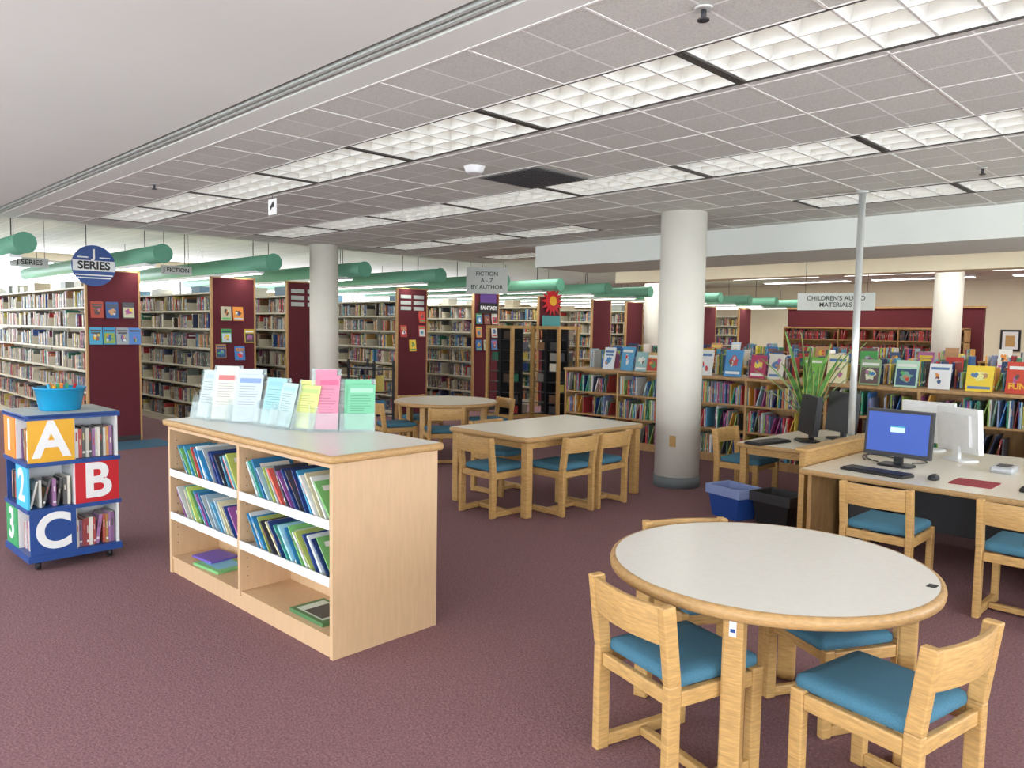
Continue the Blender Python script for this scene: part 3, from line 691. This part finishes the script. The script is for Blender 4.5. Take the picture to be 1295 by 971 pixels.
# plant
e=empty('potted_snake_plant',(7.32,3.24,DH)); b=MB()
b.cyl((0,0,0),(0,0,.13),.065,POT,r1=.09,n=28); b.cyl((0,0,.13),(0,0,.15),.095,POT,n=28)
b.build('pot',parent=e); b=MB()
def leaf(az,tilt,L,w,curl=.2):
    L*=.93
    d=V(cos(az),sin(az),0); s=V(-sin(az),cos(az),0); p=V(0,0,.12)+d*.03; i=len(b.v); n=12
    for k in range(n+1):
        t=k/n; ww=w*(.6+1.2*t*(1-t)*1.6)*(1-t**4)
        a=tilt+curl*t; q=p+d*(L*t*sin(a))+V(0,0,L*t*cos(a))
        tw=s*cos(t*.8)+d*sin(t*.8)
        for o_ in (-1,-.8,0,.8,1): b.v.append(tuple(q+tw*ww*o_-d*(.012*(1-abs(o_)))))
    for k in range(n):
        for j in range(4): b.face((i+k*5+j,i+k*5+j+1,i+k*5+j+6,i+k*5+j+5),LEAFY if j in(0,3) else LEAF,(1,1,1),True)
for a in ((2.3,.35,.80,.036,.3),(2.0,.15,.95,.038,.1),(.5,.05,.80,.038,.1),(-.9,.25,.95,.036,.25),(-1.2,.1,.82,.036,.1),(3.6,.1,.7,.034,.1),(1.2,.3,.7,.034,.3),(2.5,.55,.78,.032,.3),(-.6,.5,.85,.032,.35),(2.8,.05,.92,.036,.08),(-.8,.38,.98,.034,.2),(2.2,.65,.62,.03,.35),(-1.6,.2,.75,.034,.2),(4.2,.1,.6,.034,.1)): leaf(*a)
b.build('leaves',parent=e)
def bin_(x,y,deg,c,liner):
    e=empty('waste_bin',(x,y,0),radians(deg)); b=MB()
    w,d,h=.18,.13,.25
    def L(s,z): return [(sx*w*s,sy*d*s,z) for sx,sy in ((1,1),(-1,1),(-1,-1),(1,-1))]
    b.rings([L(.78,0),L(1,h),L(1.06,h),L(1.06,h+.012),L(.97,h+.012),L(.76,.01)],c,sm=False)
    i=len(b.v); b.v+= L(.78,.005); b.face((i,i+1,i+2,i+3),c)
    if liner: b.rings([L(1.07,h-.06),L(1.075,h+.0),L(1.06,h+.02),L(.95,h+.015),L(.8,.05)],liner,sm=False)
    b.build('bin_body',parent=e,bevel=.004)
bin_(5.88,3.22,75,BINB,LINER); bin_(5.90,2.82,80,BLACK,DARK)
def spinner(x,y,rz):
    e=empty('wooden_media_spinner',(x,y,0),rz); b=MB(); s=.27; H=1.62
    b.box(-s,-s,.06,s,s,.12,OAK); b.box(-s,-s,H-.05,s,s,H,OAK)
    for sx in (-1,1):
        for sy in (-1,1): b.box(sx*s-.025,sy*s-.025,.0,sx*s+.025,sy*s+.025,H,OAK)
    b.box(-.02,-s,.12,.02,s,H-.05,BLACK); b.box(-s,-.02,.12,s,.02,H-.05,BLACK)
    for k in range(8): b.box(-s+.02,-s+.02,.12+.18*k,s-.02,s-.02,.13+.18*k,DARK)
    for k in range(8):
        for sx in (-1,1):
            if rng.random()<.35: b.box(sx*.13-.07,-s+.03,.14+.18*k,sx*.13+.07,-s+.05,.27+.18*k,BOOK,var(rng.choice(PAL),.3))
            if rng.random()<.35: b.box(-s+.03,sx*.13-.07,.14+.18*k,-s+.05,sx*.13+.07,.27+.18*k,BOOK,var(rng.choice(PAL),.3))
    b.build('frame',parent=e)
spinner(9.25,9.35,.1); spinner(9.85,8.85,.1)
e=empty('book_cart',(6.7,9.7,0)); b=MB()
for x in (0,.36):
    for y in (0,.70): b.box(x,y,.08,x+.03,y+.03,1.05,DARK)
for z in (.2,.55,.9): b.box(0,0,z,.39,.73,z+.02,DARK)
for x in (.05,.33):
    for y in (.06,.67): b.cyl((x-.01,y,.045),(x+.01,y,.045),.045,BLACK,n=14)
row(b,(.03,.05,.57),(0,1,0),(-1,0,0),.62,(.18,.24),(.02,.04),.2,PAL,inset=.03); row(b,(.03,.05,.22),(0,1,0),(-1,0,0),.62,(.18,.24),(.02,.04),.2,PAL,inset=.03)
b.build('cart',parent=e)
# ------------------------------------------------------------------ world + camera
w=bpy.data.worlds.new('sky'); scene.world=w; w.use_nodes=True
bg=w.node_tree.nodes['Background']; bg.inputs['Color'].default_value=(.88,.95,1,1); bg.inputs['Strength'].default_value=7.6
f,pt,rl,yw,h=970.4,.0709,.0159,.7875,1.5552
fw=V(cos(yw)*cos(pt),sin(yw)*cos(pt),-sin(pt)); rt=V(sin(yw),-cos(yw),0); up=rt.cross(fw)
r2=rt*cos(rl)+up*sin(rl); u2=up*cos(rl)-rt*sin(rl)
cd=bpy.data.cameras.new('camera'); cd.sensor_width=36; cd.sensor_fit='HORIZONTAL'; cd.lens=36*f/1295; cd.clip_start=.05; cd.clip_end=100
co=bpy.data.objects.new('camera',cd); scene.collection.objects.link(co)
M4=Matrix.Identity(4)
for i,c in enumerate((r2,u2,-fw)):
    for j in range(3): M4[j][i]=c[j]
M4[2][3]=h
co.matrix_world=M4; scene.camera=co
scene.view_settings.view_transform='Standard'
